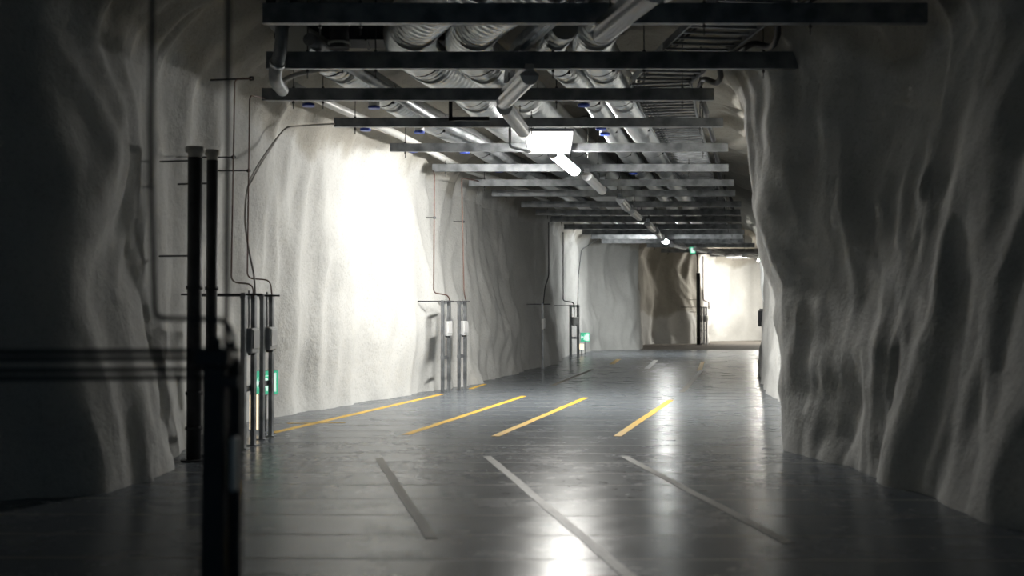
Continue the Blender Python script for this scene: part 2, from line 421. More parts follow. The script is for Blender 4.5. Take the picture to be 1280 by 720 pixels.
# ------------------------------------------------------------------ crossbeams
# (Y, left x, right x)
BEAMS = [(11.2,-2.46,4.10,.20), (13.3,-2.88,3.36,.20), (15.3,-3.37,2.72,.165), (17.5,-2.74,3.25,.14), (20.2,-2.17,3.84,.145), (23.1,-1.62,4.40,.15),
         (25.8,-.98,5.04,.15), (28.1,-.50,5.52,.16), (31.0,.25,6.25,.16), (33.6,.70,6.75,.17), (36.1,1.22,7.28,.18), (39.4,1.80,7.95,.18),
         (42.1,2.60,8.60,.18), (44.6,3.10,9.05,.18), (47.6,3.75,9.70,.19), (50.6,6.0,10.8,.19), (55.0,7.2,13.0,.19), (57.0,8.9,14.6,.19),
         (59.2,10.3,16.2,.19), (61.0,11.5,17.4,.19)]
ORD = ['nearest', 'second nearest', 'third nearest', 'fourth nearest', 'fifth nearest', 'sixth nearest', 'seventh nearest', 'eighth nearest', 'ninth nearest',
       'tenth nearest', 'eleventh nearest', 'twelfth nearest', 'thirteenth nearest', 'fourteenth nearest', 'fifteenth nearest', 'sixteenth nearest',
       'fourth from the far end', 'third from the far end', 'second from the far end', 'farthest']
BLAB = {0: 'thick black-looking steel crossbeam along the top edge, nearest and longest of all',
        1: 'dark steel crossbeam second nearest, its right end against the shaded rock',
        2: 'dark steel crossbeam third nearest, feeding the brown conduit at its left end',
        3: 'dark steel crossbeam whose underside touches the top of the glowing white sign',
        4: 'grey steel crossbeam running right behind the glowing white sign',
        5: 'bright galvanised crossbeam lit by the tube just behind the glowing sign',
        14: 'bright galvanised crossbeam far away behind the small round glowing lamp'}
BC = []
for i, (Y, x0, x1, h) in enumerate(BEAMS):
    zb = 4.48
    # a C channel: web towards the viewer, two flanges and lips behind
    lab = BLAB.get(i, 'galvanised steel ceiling crossbeam, %s of the row' % ORD[i])
    r = empty('steel_crossbeam', ((x0+x1)/2, Y, zb), 0, lab, 'crossbeam', 'steel crossbeams hung below the tunnel ceiling')
    w = .09; t = .008; lp = .02
    prof = [(0,0),(w,0),(w,lp),(w-t,lp),(w-t,t),(t,t),(t,h-t),(w-t,h-t),(w-t,h-lp),(w,h-lp),(w,h),(0,h)]
    m = MB(); hx = (x1-x0)/2
    base = len(m.v)
    for X in (-hx, hx):
        for a, b in prof: m.v.append((X, a - w/2, b))
    n = len(prof)
    for k in range(n):
        m.face([k, (k+1) % n, n+(k+1) % n, n+k])
    m.face(list(range(n-1, -1, -1))); m.face([n+k for k in range(n)])
    m.build('channel', GALV, r)
    BC.append((Y, (x0+x1)/2))
    rods = {0: (-1.9, -1.5, 1.9, 2.95), 1: (-2.4, -1.6, .48, 1.55, 2.95), 2: (-2.95, -2.55, .6, 2.3, 2.55), 3: (-2.42, .3, 2.9), 4: (-1.9, 1.35, 3.4), 5: (-1.35, 1.75, 3.6)}.get(i, (x0+.35, (x0+x1)/2+.1, x1-.45))
    for rx in rods:
        m = MB()
        m.tube([(rx-(x0+x1)/2, 0, -.11), (rx-(x0+x1)/2, 0, 1.05)], .008, 6)
        for z in (-.025, h+.012):
            m.tube([(rx-(x0+x1)/2, 0, z-.012), (rx-(x0+x1)/2, 0, z+.012)], .020, 6)
        m.build('hanger_rod', ROD, r)

# ------------------------------------------------------------------ ducts and pipes along the tunnel
ZB = 4.688          # top of the beams
def far_shift(keysnear, off):
    """append far keys parallel to the beam centres"""
    ks = list(keysnear)
    for Y, c in BC:
        if Y > ks[-1][0] + 3.0 and Y < 56: ks.append((Y, c + off))
    return ks
def path(ks, y0, y1, step=.35, z=4.9):
    out = []; y = y0
    while y <= y1:
        out.append(Vector((crom(ks, y), y, z))); y += step
    return out

def duct(name, ks, y0, y1, r, mat_, label, cat, group=None, stubs=(), clampat=True, z=None):
    z = z if z is not None else ZB + r + (.02 if r > .15 else 0)
    pts = path(ks, y0, y1, .3, z)
    e = empty(name, pts[0], 0, label, cat, group)
    m = MB()
    if r > .15:
        per = .13; fine = []; rad = []
        y = y0
        while y <= y1:
            st = per/6 if y < 26 else .3
            fine.append(Vector((crom(ks, y), y, z)) - pts[0])
            ph = ((y - y0) % per)/per
            rad.append(r + (.020*max(0, 1 - abs(ph - .5)/.30) if y < 26 else 0)); y += st
        m.tube(fine, rad, 28)
    else: m.tube([p - pts[0] for p in pts], r, 14)
    m.build('pipe_run', mat_, e)
    if clampat:
        for Y, c in BC:
            for dy in (-.55,):
                yy = Y + dy
                if y0 + .2 < yy < min(y1, 30):
                    P = Vector((crom(ks, yy), yy, z)) - pts[0]; Q = Vector((crom(ks, yy+.05), yy+.05, z)) - pts[0]
                    m = MB(); m.tube([P, Q], r + .010, 28)
                    m.box(P + Vector((r*.72, -.01, -r*.72)), (.05, .03, .05), .6)
                    m.build('clamp_band', DARKST, e)
    for yy in stubs:
        P = Vector((crom(ks, yy) - .02, yy, z - r + .03)) - pts[0]
        m = MB(); m.tube([P, P + Vector((0, 0, -.10))], .082, 16); sb = m.build('stub', PVC, e)
        m = MB(); m.tube([P + Vector((0, 0, -.10)), P + Vector((0, 0, -.135))], .088, 16); c = m.build('cap', BLUE, sb); c['label'] = 'blue plastic cap'
    return e

kA = far_shift([(8.0,.5),(10.4,.02),(12.2,-.80),(13.4,-1.18),(14.3,-1.25),(15.3,-1.08),(16.5,-.72),(19.0,-.32),(21.5,.22),(24,.75)], -.85)
kB = far_shift([(8.0,1.4),(10.4,.80),(12.2,-.08),(13.4,-.45),(14.3,-.52),(15.3,-.36),(16.5,-.02),(19.0,.50),(21.5,1.02),(24,1.55)], -.05)
kD = far_shift([(8.0,2.1),(10.4,1.45),(12.2,.75),(13.4,.50),(14.3,.52),(16.5,1.08),(19.0,1.56),(21.5,2.02),(24,2.52)], .90)
kC = far_shift([(8.0,2.6),(10.4,1.75),(11.3,1.42),(12.2,1.15),(13.4,.98),(14.3,1.05),(16.5,1.50),(19.0,2.03),(21.5,2.58),(24,3.10)], 1.46)
kE = far_shift([(13.6,-2.62),(14.5,-2.42),(16.5,-2.02),(19.0,-1.50),(21.5,-.82),(24,-.30)], -1.75)
kF = far_shift([(13.4,-3.25),(15.0,-3.12),(16.8,-2.80),(19.5,-2.12),(22.3,-1.55),(25,-1.00)], -2.45)
kG = far_shift([(12.6,-2.4),(14.5,-2.06),(16.5,-1.66),(19.0,-1.12),(21.5,-.46),(24,.05)], -1.38)
duct('ventilation_duct', kA, 8.4, 54, .31, DUCT, 'wide silver spiral duct, leftmost of the three big ones, bending over the second crossbeam', 'duct', 'big spiral ducts lying on the crossbeams')
duct('ventilation_duct', kB, 8.4, 54, .29, DUCT, 'wide silver spiral duct in the middle, passing above the glowing sign', 'duct', 'big spiral ducts lying on the crossbeams')
duct('ventilation_duct', kC, 8.4, 54, .255, DUCT, 'silver spiral duct running directly beside the cable ladder', 'duct', 'big spiral ducts lying on the crossbeams')
duct('ventilation_duct', kD, 12.8, 54, .16, DUCT, 'narrow spiral duct with blue-capped stubs right of the glowing sign', 'duct', 'small spiral ducts with blue-capped stubs', (16.4, 18.55, 19.1, 24.6))
duct('ventilation_duct', kE, 13.7, 54, .20, DUCT, 'narrow spiral duct with blue-capped stubs nearest the bright left wall', 'duct', 'small spiral ducts with blue-capped stubs', (16.6, 18.9, 21.3, 24.2))
duct('white_pipe', kF, 15.6, 54, .065, PVC, 'thin pale pipe running along the left edge of the ducts', 'pipe', None, (16.3, 18.5, 21.0), False)
duct('grey_pipe', kG, 13.0, 54, .075, GALV, 'thin grey pipe beside the left small duct with blue caps', 'pipe', None, (), False)

# flexible corrugated connection that drops at the left, and the dark flat duct across
P0 = at(352, -20, 13.0)
pts = round_path([at(352,-25,12.9), at(351,60,12.9), at(340,96,13.2), at(352,112,13.8)], .3, 8)
e = empty('drop_pipe', pts[0], 0, 'smooth silver pipe dropping at the upper left behind two crossbeams', 'pipe')
m = MB(); m.tube([p - pts[0] for p in pts], .075, 18); m.build('pipe_run', GALV, e)
m = MB(); m.tube([pts[9] - pts[0], pts[10] - pts[0]], .09, 18); m.build('collar', ALU, e)
# the flat transverse duct
c = Vector((-1.85, 14.5, 5.17))
e = empty('rectangular_duct', c, 0, 'dark flat rectangular duct crossing at the upper left above the crossbeams', 'duct')
m = MB(); m.box((0,0,0), (2.3,.5,.22), .05, .01)
for x in (-.75, 0, .75): m.box((x, 0, 0), (.03,.54,.26), .05)
m.build('casing', DARKST, e)
m = MB(); m.box((-.95, -.55, .12), (.32,.7,.40), 0, .02); m.build('branch', DARKST, e)
# short damper with two pale rims
c = at(423, 42, 13.0)
e = empty('duct_damper', c, 0, 'small dark duct damper with two pale rims at the upper left', 'duct damper')
m = MB(); m.tube([(0,0,-.16), (0,0,.30)], .115, 20); m.build('body', DARKST, e)
for z in (-.10, .13):
    m = MB(); m.tube([(0,0,z-.014), (0,0,z+.014)], .128, 20); m.build('rim', PVC, e)
m = MB(); m.box((.0,.14,.1),(.06,.1,.35)); m.build('mounting_bracket', DARKST, e)
# white flexible hose arc
pts = round_path([at(340,110,14.2), at(362,93,14.2), at(400,86,14.3), at(425,86,14.6)], .3, 8)
m = MB(); m.tube(pts, .03, 12); tag(m.build('flexible_hose', PVC), 'short white flexible hose arching over the upper left crossbeams', 'hose')

# ------------------------------------------------------------------ cable ladder in sections between beams
kT = far_shift([(8.0,2.85),(11.2,2.42),(13.3,2.18),(15.3,2.0),(17.5,2.43),(20.2,3.0),(23.1,3.6),(25.8,4.15)], 2.15)
W = .80
secs = [8.2, 11.2, 13.3, 15.3, 17.5, 20.2, 23.1, 25.8, 28.1, 31.0, 33.6, 36.1, 39.4, 42.1, 44.6, 47.6]
SO = ['nearest section, by the top edge of the view', 'second section, between the two nearest crossbeams', 'third section, between the second and third crossbeams',
      'fourth section', 'fifth section, right of the glowing sign', 'sixth section', 'seventh section', 'eighth section', 'ninth section', 'tenth section', 'eleventh section', 'twelfth section', 'thirteenth section', 'fourteenth section', 'farthest section']
for k in range(len(secs)-1):
    ya, yb = secs[k], secs[k+1] - .02
    A = Vector((crom(kT, ya), ya, ZB + .01)); B = Vector((crom(kT, yb), yb, ZB + .01))
    d = (B - A).normalized(); s = Vector((d.y, -d.x, 0))
    e = empty('cable_ladder', A, 0, 'steel cable ladder, ' + SO[k], 'cable ladder', 'cable ladder pieces lying on the crossbeams')
    for sg in (-1, 1):
        m = MB(); q = s * (W/2) * sg
        m.prism([(-.012,0),(.012,0),(.012,.09),(-.012,.09)], q, q + (B - A)); m.build('side_rail', GALV, e)
    L = (B - A).length; n = int(L / .24)
    mbr = MB()
    for j in range(n):
        c = d * (.12 + j*L/n)
        if k < 6: mbr = MB()
        mbr.prism([(-.022,0),(.022,0),(.022,.025),(-.022,.025)], c + s*(-W/2+.012) + Vector((0,0,.03)), c + s*(W/2-.012) + Vector((0,0,.03)))
        if k < 6: mbr.build('rung', GALV, e)
    if k >= 6: tag(mbr.build('rungs', GALV, e), kind='stuff')
# cables lying on the ladder
for j, off in enumerate((-.34, -.28, -.22)):
    pts = [Vector((crom(kT, y) + off + .015*noise.noise(Vector((y, j, 0))), y, ZB + .095)) for y in [8.3 + .4*q for q in range(98)]]
    m = MB(); m.tube(pts, .016, 6)
    tag(m.build('power_cable', BLACK), ['thin black cable lying on the cable ladder, closest to the silver duct', 'thin black cable on the cable ladder, middle of three', 'thin black cable on the cable ladder, farthest from the silver duct'][j], 'cable', 'black cables on the cable ladder')
# heavy black cable looping down between the beams at the right edge
pts = []
y = 10.2
while y < 34:
    nb = min(BC, key=lambda b: abs(b[0] - y))
    ph = (y - nb[0])
    z = 4.74 - .16*math.exp(-((ph + .75)/.35)**2)
    pts.append(Vector((crom(kT, y) + .56 + .06*math.exp(-((ph+.75)/.35)**2), y, z))); y += .08
m = MB(); m.tube(pts, .038, 10)
tag(m.build('power_cable', BLACK), 'thick black cable sagging in loops along the outer edge of the cable ladder', 'cable')

# ------------------------------------------------------------------ luminaires
FIX = [((1.20,9.5),(.86,11.0),0), ((.20,12.95),(-.10,14.55),0), ((-.10,14.95),(.17,16.9),0), ((.69,19.2),(1.20,21.7),1), ((1.48,22.5),(2.0,25.2),0),
       ((2.6,27.3),(3.0,29.6),0), ((3.16,30.2),(3.65,32.6),0), ((4.15,34.8),(4.65,37.4),0), ((4.86,38.3),(5.35,41.0),0), ((5.62,42.4),(5.95,43.9),2),
       ((6.45,45.9),(7.3,48.1),0), ((7.9,49.0),(8.7,50.9),0), ((8.95,51.3),(9.9,53.3),0), ((11.1,54.6),(12.4,56.6),0), ((12.6,58.7),(13.6,60.3),3)]
FLAB = ['aluminium strip light, unlit, crossing the nearest crossbeam at the top edge', 'aluminium strip light, unlit, slanting across the third nearest crossbeam',
        'unlit strip light just in front of the glowing sign, ending at its upper left corner', 'glowing white strip light right behind the glowing sign', 'unlit aluminium strip light, first beyond the lit one',
        'unlit aluminium strip light, second beyond the near lit one', 'unlit aluminium strip light, third beyond the near lit one', 'unlit aluminium strip light, fourth beyond the near lit one',
        'unlit aluminium strip light, last before the far glowing lamp', 'small glowing lamp far down the tunnel, a round bright spot', 'pale strip light, first past the far glowing lamp',
        'pale strip light beside the little green hanging sign', 'pale strip light past the little green hanging sign', 'pale strip light before the far bend', 'lit strip light at the far bend, lighting the bright end wall']
ZF = 4.30
for (a, b, lit), lab in zip(FIX, FLAB):
    A = Vector((a[0], a[1], ZF)); B = Vector((b[0], b[1], ZF))
    d = (B - A).normalized(); L = (B - A).length
    e = empty('strip_light', A, 0, lab, 'strip light', 'strip lights in a row under the crossbeams')
    body = [(-.05,.17),(-.05,.09),(-.115,.05),(-.115,.035),(.115,.035),(.115,.05),(.05,.09),(.05,.17)]
    m = MB(); m.prism(body, (0,0,0), B - A); m.build('housing', ALU, e)
    m = MB()
    prof = []
    for q in range(9):
        an = math.pi*q/8
        prof.append((.088*math.cos(an), -.012 - .055*math.sin(an)))
    prof = [(.088,.034)] + prof + [(-.088,.034)]
    m.prism(prof, d*.03, d*(L-.03)); m.build('diffuser', {0: OPAL, 1: TUBE, 2: TUBE2, 3: TUBE3}[lit], e)
    for q in (.0, L-.02):
        m = MB(); m.prism([(-.112,.036),(-.092,-.014),(-.068,-.054),(-.03,-.071),(.03,-.071),(.068,-.054),(.092,-.014),(.112,.036),(.112,.05),(.050,.088),(-.050,.088),(-.112,.05)], d*q, d*(q+.02)); m.build('end_cap', OPAL, e)
    # suspension up to the beams
    for q in (L*.2, L*.8):
        m = MB(); c = d*q; m.tube([c + Vector((0,0,.17)), c + Vector((0,0,.34))], .008, 6); m.build('suspension_rod', ROD, e)

# trunking above the nearest beams and a black L bracket
kH = [(8.4,1.55),(11.2,.66),(13.3,.10),(15.2,-.02)]
pts = [Vector((crom(kH, y), y, ZB + .06)) for y in [8.4 + .34*q for q in range(21)]]
e = empty('cable_trunking', pts[0], 0, 'straight grey cable trunking between two big ducts above the nearest crossbeams', 'cable trunking')
m = MB()
for a, b in zip(pts, pts[1:]): m.prism([(-.09,-.05),(.09,-.05),(.09,.05),(-.09,.05)], a - pts[0], b - pts[0] + (b-a)*.01)
m.build('tray', GALV, e)
m = MB()
for a, b in zip(pts, pts[1:]): m.prism([(-.03,-.056),(.03,-.056),(.03,-.051),(-.03,-.051)], a - pts[0], b - pts[0])
m.build('cover_strip', ALU, e)
c = at(563, 128, 15.42)
e = empty('pipe_bracket', c, 0, 'black angled bracket hanging between the third and fourth crossbeams', 'bracket')
m = MB(); m.box((0,0,-.06), (.05,.05,.36)); m.build('upright', BLACK, e)
m = MB(); m.box((.25,0,-.215), (.55,.05,.05)); m.build('arm', BLACK, e)

# ------------------------------------------------------------------ glowing hanging sign
def hanging_sign(Y, x0, x1, ytop, ybot, lab, grp, face, taper, frame):
    A = at(x0, ytop, Y); B = at(x1, ytop, Y); C = at((x0+x1)/2, ybot, Y)
    w = B.x - A.x; h = A.z - C.z
    e = empty('hanging_sign', ((A.x+B.x)/2, Y, A.z), 0, lab, 'sign', grp)
    def slab(th, y, sc, nm, mt, z0=0, z1=None):
        z1 = -h if z1 is None else z1
        m = MB(); n = 8
        for yy in (y - th/2, y + th/2):
            for q in range(n+1):
                t = q/n; z = z0 + (z1 - z0)*t; hw = (w/2*sc) * (1 - taper*t**1.6)
                m.v.append((-hw, yy, z)); m.v.append((hw, yy, z))
        o = 2*(n+1)
        for q in range(n):
            a = 2*q
            m.face([a, a+1, a+3, a+2]); m.face([o+a, o+a+2, o+a+3, o+a+1])
            m.face([a, a+2, o+a+2, o+a]); m.face([a+1, o+a+1, o+a+3, a+3])
        m.face([0, o, o+1, 1]); m.face([2*n, 2*n+1, o+2*n+1, o+2*n])
        return m.build(nm, mt, e)
    slab(.035, .0, 1.0, 'light_panel', face)
    slab(.012, .045, 1.035, 'back_plate', frame, 0, -h*1.0)
    m = MB(); m.box((0, .015, .012), (w*1.02, .09, .035*h/.43 + .012)); m.build('top_rail', frame, e)
    return e
e = hanging_sign(17.9, 657, 716.5, 163, 192, 'glowing blank white trapezoid sign hanging below the fourth crossbeam', None, SIGNL, .14, SIGNF)
m = MB()   # bent bracket at its left, bolted to the beam
w = .375
pth = round_path([(-.62,-.35,.10), (-.62,-.35,-.30), (-.36,-.1,-.33), (-.30,.0,-.33)], .06)
m.tube(pth, .022, 8); m.build('bent_bracket', GALV, e)
for sx in (-.25, .25):
    m = MB(); m.tube([(sx, .0, 0), (sx, -.0, .15)], .01, 8); m.build('suspension_rod', ROD, e)
e = hanging_sign(49.2, 862, 870.5, 308.5, 317, 'tiny green and white illuminated sign hanging far down the tunnel', None, SIGNG, .25, SIGNF)
m = MB(); m.box((0,-.025,-.15), (.16,.01,.2)); m.build('white_symbol', SIGNW, e)
m = MB(); m.tube([(0,0,0),(0,0,.25)], .012, 6); m.build('suspension_rod', ROD, e)

# ------------------------------------------------------------------ charging / socket stands
def stand(x, y, rz, lab, rodlen, tall=1.86, label=False):
    e = empty('socket_stand', (x, y, 0), rz, lab, 'socket stand', 'socket stands along the left wall')
    mt = GALV
    gap = .36
    for px_ in (0, gap):
        m = MB(); w, dd, t, lp = .085, .05, .006, .018
        pr = [(-w/2,-dd/2),(w/2,-dd/2),(w/2,dd/2),(w/2-lp,dd/2),(w/2-lp,dd/2-t),(w/2-t,dd/2-t),(w/2-t,-dd/2+t),(-w/2+t,-dd/2+t),(-w/2+t,dd/2-t),(-w/2+lp,dd/2-t),(-w/2+lp,dd/2),(-w/2,dd/2)]
        n = len(pr)
        for z in (0.0, tall):
            for a, b in pr: m.v.append((px_ + a, b, z))
        for k in range(n): m.face([k, (k+1) % n, n+(k+1) % n, n+k])
        m.face(list(range(n-1,-1,-1))); m.face([n+k for k in range(n)])
        m.build('post', mt, e)
        m = MB(); m.box((px_, 0, .006), (.14,.12,.012)); m.build('foot_plate', mt, e)
    for z in (.70,):
        m = MB(); m.box((gap/2, .03, z), (gap+.06,.012,.07)); m.build('crossbar', mt, e)
    m = MB(); m.box((gap/2, .03, tall-.05), (gap+.06,.012,.05)); m.build('crossbar', mt, e)
    # socket housing
    m = MB(); m.box((gap/2+.02, -.025, 1.285), (.27,.11,.30), 0, .012); bx = m.build('socket_box', BOXM, e)
    m = MB(); m.box((gap/2+.02, -.085, 1.30), (.22,.02,.22), 0, .008); m.build('cover', GLASSY, bx)
    m = MB()
    for q in (-.06,.06): m.tube([(gap/2+.02+q, -.03, 1.14), (gap/2+.02+q, -.03, 1.11)], .026, 12)
    m.build('socket', BLACK, bx)
    m = MB(); m.tube([(gap/2, .0, 1.43), (gap/2, .0, tall+.03)], .012, 8); m.build('riser_conduit', GALV, e)
    # rod holding it off the wall
    m = MB()
    M = Matrix.Rotation(-rz, 3, 'Z')
    a = M @ Vector((.22, 0, 0)); b = M @ Vector((-rodlen, 0, 0))
    m.tube([Vector((0,0,tall-.02)) + a, Vector((0,0,tall-.02)) + b], .012, 8); m.build('wall_rod', DARKST, e)
    if label:
        m = MB(); m.box((-.045, -.0, 1.27), (.01,.06,.30)); m.build('white_label', LABEL_GLINT, e)
    return e
stand(-3.20, 13.58, R:=math.radians(84), 'slim steel socket stand, nearest of the shaded pair beside the two tall dark posts', .75)
stand(-3.20, 14.60, R, 'slim steel socket stand just behind the nearest one, in front of the green exit sign', .85)
stand(-1.40, 22.95, math.radians(72), 'bright galvanised socket stand at the end of the white-lit wall, left of its twin', .55)
stand(-1.10, 23.65, math.radians(72), 'bright galvanised socket stand at the end of the white-lit wall, right of its twin', .55)
stand(.88, 32.6, math.radians(88), 'single steel socket stand in front of the shaded rock corner', .6, label=True)
stand(2.06, 40.0, math.radians(40), 'grey socket stand against the bright alcove wall', .9)
stand(9.15, 55.6, math.radians(60), 'far socket stand close beside the far tall post', .9)
stand(9.45, 56.0, math.radians(60), 'farthest socket stand, right of the far tall post', .9)

# tall pipes
def tall_post(x, y, r, h, lab, grp, rodz, side=-1, cap=True):
    e = empty('tall_post', (x, y, 0), 0, lab, 'post', grp)
    m = MB(); m.tube([(0,0,0),(0,0,h)], r, 24); m.build('shaft', DARKST, e)
    for z in (.36,.74, 1.9):
        m = MB(); m.tube([(0,0,z-.02),(0,0,z+.02)], r+.012, 24); m.build('coupling_ring', DARKST, e)
    if cap:
        m = MB(); m.tube([(0,0,h-.0),(0,0,h+.05),(0,0,h+.06),(0,0,h+.11),(0,0,h+.12)], [r*.95, r*1.0, r*1.35, r*1.4, r*1.2], 24); m.build('flared_cap', CAP, e)
    for z in rodz:
        m = MB(); m.tube([(0,0,z),(side*.42,0.10,z)], .010, 8); m.build('wall_rod', DARKST, e)
    m = MB(); m.tube([(0,0,0),(0,0,.02)], r+.06, 24); m.build('base_flange', DARKST, e)
    return e
tall_post(-3.49, 12.50, .078, 3.33, 'tall dark pipe post with pale flared cap, nearer of the two on the left', 'tall posts with flared caps', (3.30, 2.25))
tall_post(-3.42, 12.95, .062, 3.36, 'tall dark pipe post with pale flared cap, slimmer one just behind its neighbour', 'tall posts with flared caps', (3.10,))
tall_post(9.05, 55.2, .10, 3.5, 'tall black pipe post far away before the brownish rock', 'tall posts with flared caps', (2.2, 1.6), cap=False)

# ------------------------------------------------------------------ conduits
def conduit(name, pts, r, mt, lab, cat='conduit', grp=None, rad=.09):
    m = MB(); m.tube(round_path(pts, rad), r, 8)
    return tag(m.build(name, mt), lab, cat, grp)
G1 = 'thin conduits running down to the socket stands'
Yg = 13.75
conduit('cable_conduit', [at(313,97,Yg), at(292,97,Yg), at(292,110,Yg), at(289,353,Yg), at(316,355,Yg), at(317,372,Yg)], .0095, COPPER, 'thin dark conduit dropping to the nearest socket stand', grp=G1)
Yg = 14.8
conduit('cable_conduit', [at(330,122,15.25), at(311,118,Yg), at(309,348,Yg), at(338,350,Yg), at(340,370,Yg)], .010, COPPER, 'thin dark conduit dropping from the third crossbeam to the second socket stand', grp=G1)
conduit('flexible_conduit', [at(418,154,17.45), at(385,156,17.2), at(358,158,16.9), at(345,172,16.5), at(322,205,15.8), at(308,232,15.3), at(305,275,15.0), at(311,315,14.8), at(318,345,14.5), at(319,372,14.2)], .014, GREYC, 'grey flexible conduit looping from the fourth crossbeam down the bright wall', grp=G1, rad=.3)
conduit('flexible_conduit', [at(360,157,16.95), at(352,163,16.75), at(343,177,16.4), at(326,203,15.9), at(311,231,15.35)], .011, GREYC, 'short second strand of grey conduit doubled up beside the flexible one', grp=G1, rad=.3)
conduit('cable_conduit', [at(541,212,23.1), at(543,218,22.9), at(542,366,22.8), at(560,369,23.1), at(563,378,23.2)], .014, COPPER, 'reddish conduit from the sixth crossbeam down to the bright twin stands', grp=G1)
conduit('cable_conduit', [at(598,226,24.6), at(577,222,23.9), at(577,230,23.9), at(580,366,23.8), at(583,378,23.9)], .014, COPPER, 'reddish conduit beside its twin, ending at the right bright stand', grp=G1)
conduit('cable_conduit', [at(686,278,33.2), at(686,345,33.0), at(681,360,32.8), at(679,382,32.7)], .016, DARKST, 'dark conduit down the shaded rock to the single dark stand', grp=G1)
conduit('cable_conduit', [at(704,290,39.6), at(704,376,39.8), at(717,378,40.0), at(718,386,40.1)], .018, DARKST, 'conduit on the bright alcove wall, left of two', grp=G1)
conduit('cable_conduit', [at(745,300,43.5), at(727,312,42.5), at(723,345,41.5), at(722,386,40.4)], .018, DARKST, 'slanting conduit from the far beams to the alcove stand', grp=G1)
conduit('cable_conduit', [at(872,318,55.2), at(872,340,55.3)], .03, COPPER, 'short conduit above the far tall post', grp=G1)
conduit('cable_conduit', [at(879,320,55.4), at(879,375,55.4), at(886,378,55.8), at(886,386,56.1)], .03, COPPER, 'conduit down to the farthest socket stand', grp=G1)

# standoff rods for conduits
def rod(a, b, r, lab, grp='small rods holding conduits off the rock'):
    m = MB(); m.tube([a, b], r, 8); m.tube([b - (b-a).normalized()*.02, b + (b-a).normalized()*.02], r*2.4, 8)
    return tag(m.build('standoff_rod', DARKST), lab, 'rod', grp)
rod(at(222,196,14.3), at(291,196,13.78), .009, 'short rod to the nearest conduit at the height of the flared caps')
rod(at(240,213,15.2), at(310,213,14.83), .009, 'short rod to the second conduit just below the flared caps')
rod(at(262,99,14.4), at(313,97,13.85), .012, 'short rod high on the left wall by the crossbeam ends')
rod(at(533,272,23.2), at(543,272,22.85), .012, 'tiny rod behind the left reddish conduit')
rod(at(567,277,24.2), at(579,277,23.9), .012, 'tiny rod behind the right reddish conduit')

# near, out-of-focus pipework at the left
Yn = 4.3
conduit('cable_conduit', [at(190,-330,Yn), at(187,150,Yn), at(190,300,Yn), at(194,396,Yn), at(205,398,Yn), at(278,399,Yn), at(291,412,Yn), at(292,436,Yn)], .0095, DARKST, 'blurred near conduit on the left that bends towards the blurred post', grp='blurred near pipework', rad=.045)
conduit('cable_conduit', [at(284,-330,Yn+.15), at(283,436,Yn+.15)], .010, DARKST, 'blurred straight near conduit dropping onto the blurred post', grp='blurred near pipework')
e = empty('socket_stand', (at(272,436,Yn).x, Yn, 0), 0, 'large blurred near stand at the lower left with pipe rails on it', 'socket stand')
zt = at(272, 436, Yn).z
m = MB()
m.box((-.01, 0, zt/2), (.085,.07,zt), 0, .006); m.build('post', DARKST, e)
m = MB(); m.box((.045, .10, (zt-.05)/2), (.05,.05,zt-.05), 0, .006); m.build('post', DARKST, e)
m = MB(); m.box((-.01,-.02,zt-.03), (.13,.10,.07), 0, .01); m.box((.03,-.02,zt-.125),(.13,.08,.035)); m.build('clamp', DARKST, e)
m = MB(); m.tube([(.0,-.02,zt), (.0,-.02,zt+.045)], .022, 12); m.tube([(.06,-.02,zt), (.06,-.02,zt+.03)], .018, 12); m.build('cable_gland', DARKST, e)
m = MB(); m.box((.063, .02, at(0,580,Yn).z), (.018,.06,.20), 0, .006); m.build('painted_highlight', LABEL_GLINT, e)  # highlight down the post, put in as a thin white block
for py, r_ in ((440,.011),(449,.010),(463,.010),(473,.010)):
    a = at(300, py-1.5, Yn+.06); b = at(-340, py+2, Yn+.25)
    m = MB(); m.tube([a, b], r_, 10)
    tag(m.build('horizontal_pipe', DARKST), {440:'blurred horizontal pipe rail at lower left, topmost of four', 449:'blurred horizontal pipe rail at lower left, second from top', 463:'blurred horizontal pipe rail at lower left, third from top', 473:'blurred horizontal pipe rail at lower left, lowest of four'}[py], 'pipe', 'blurred near pipework')

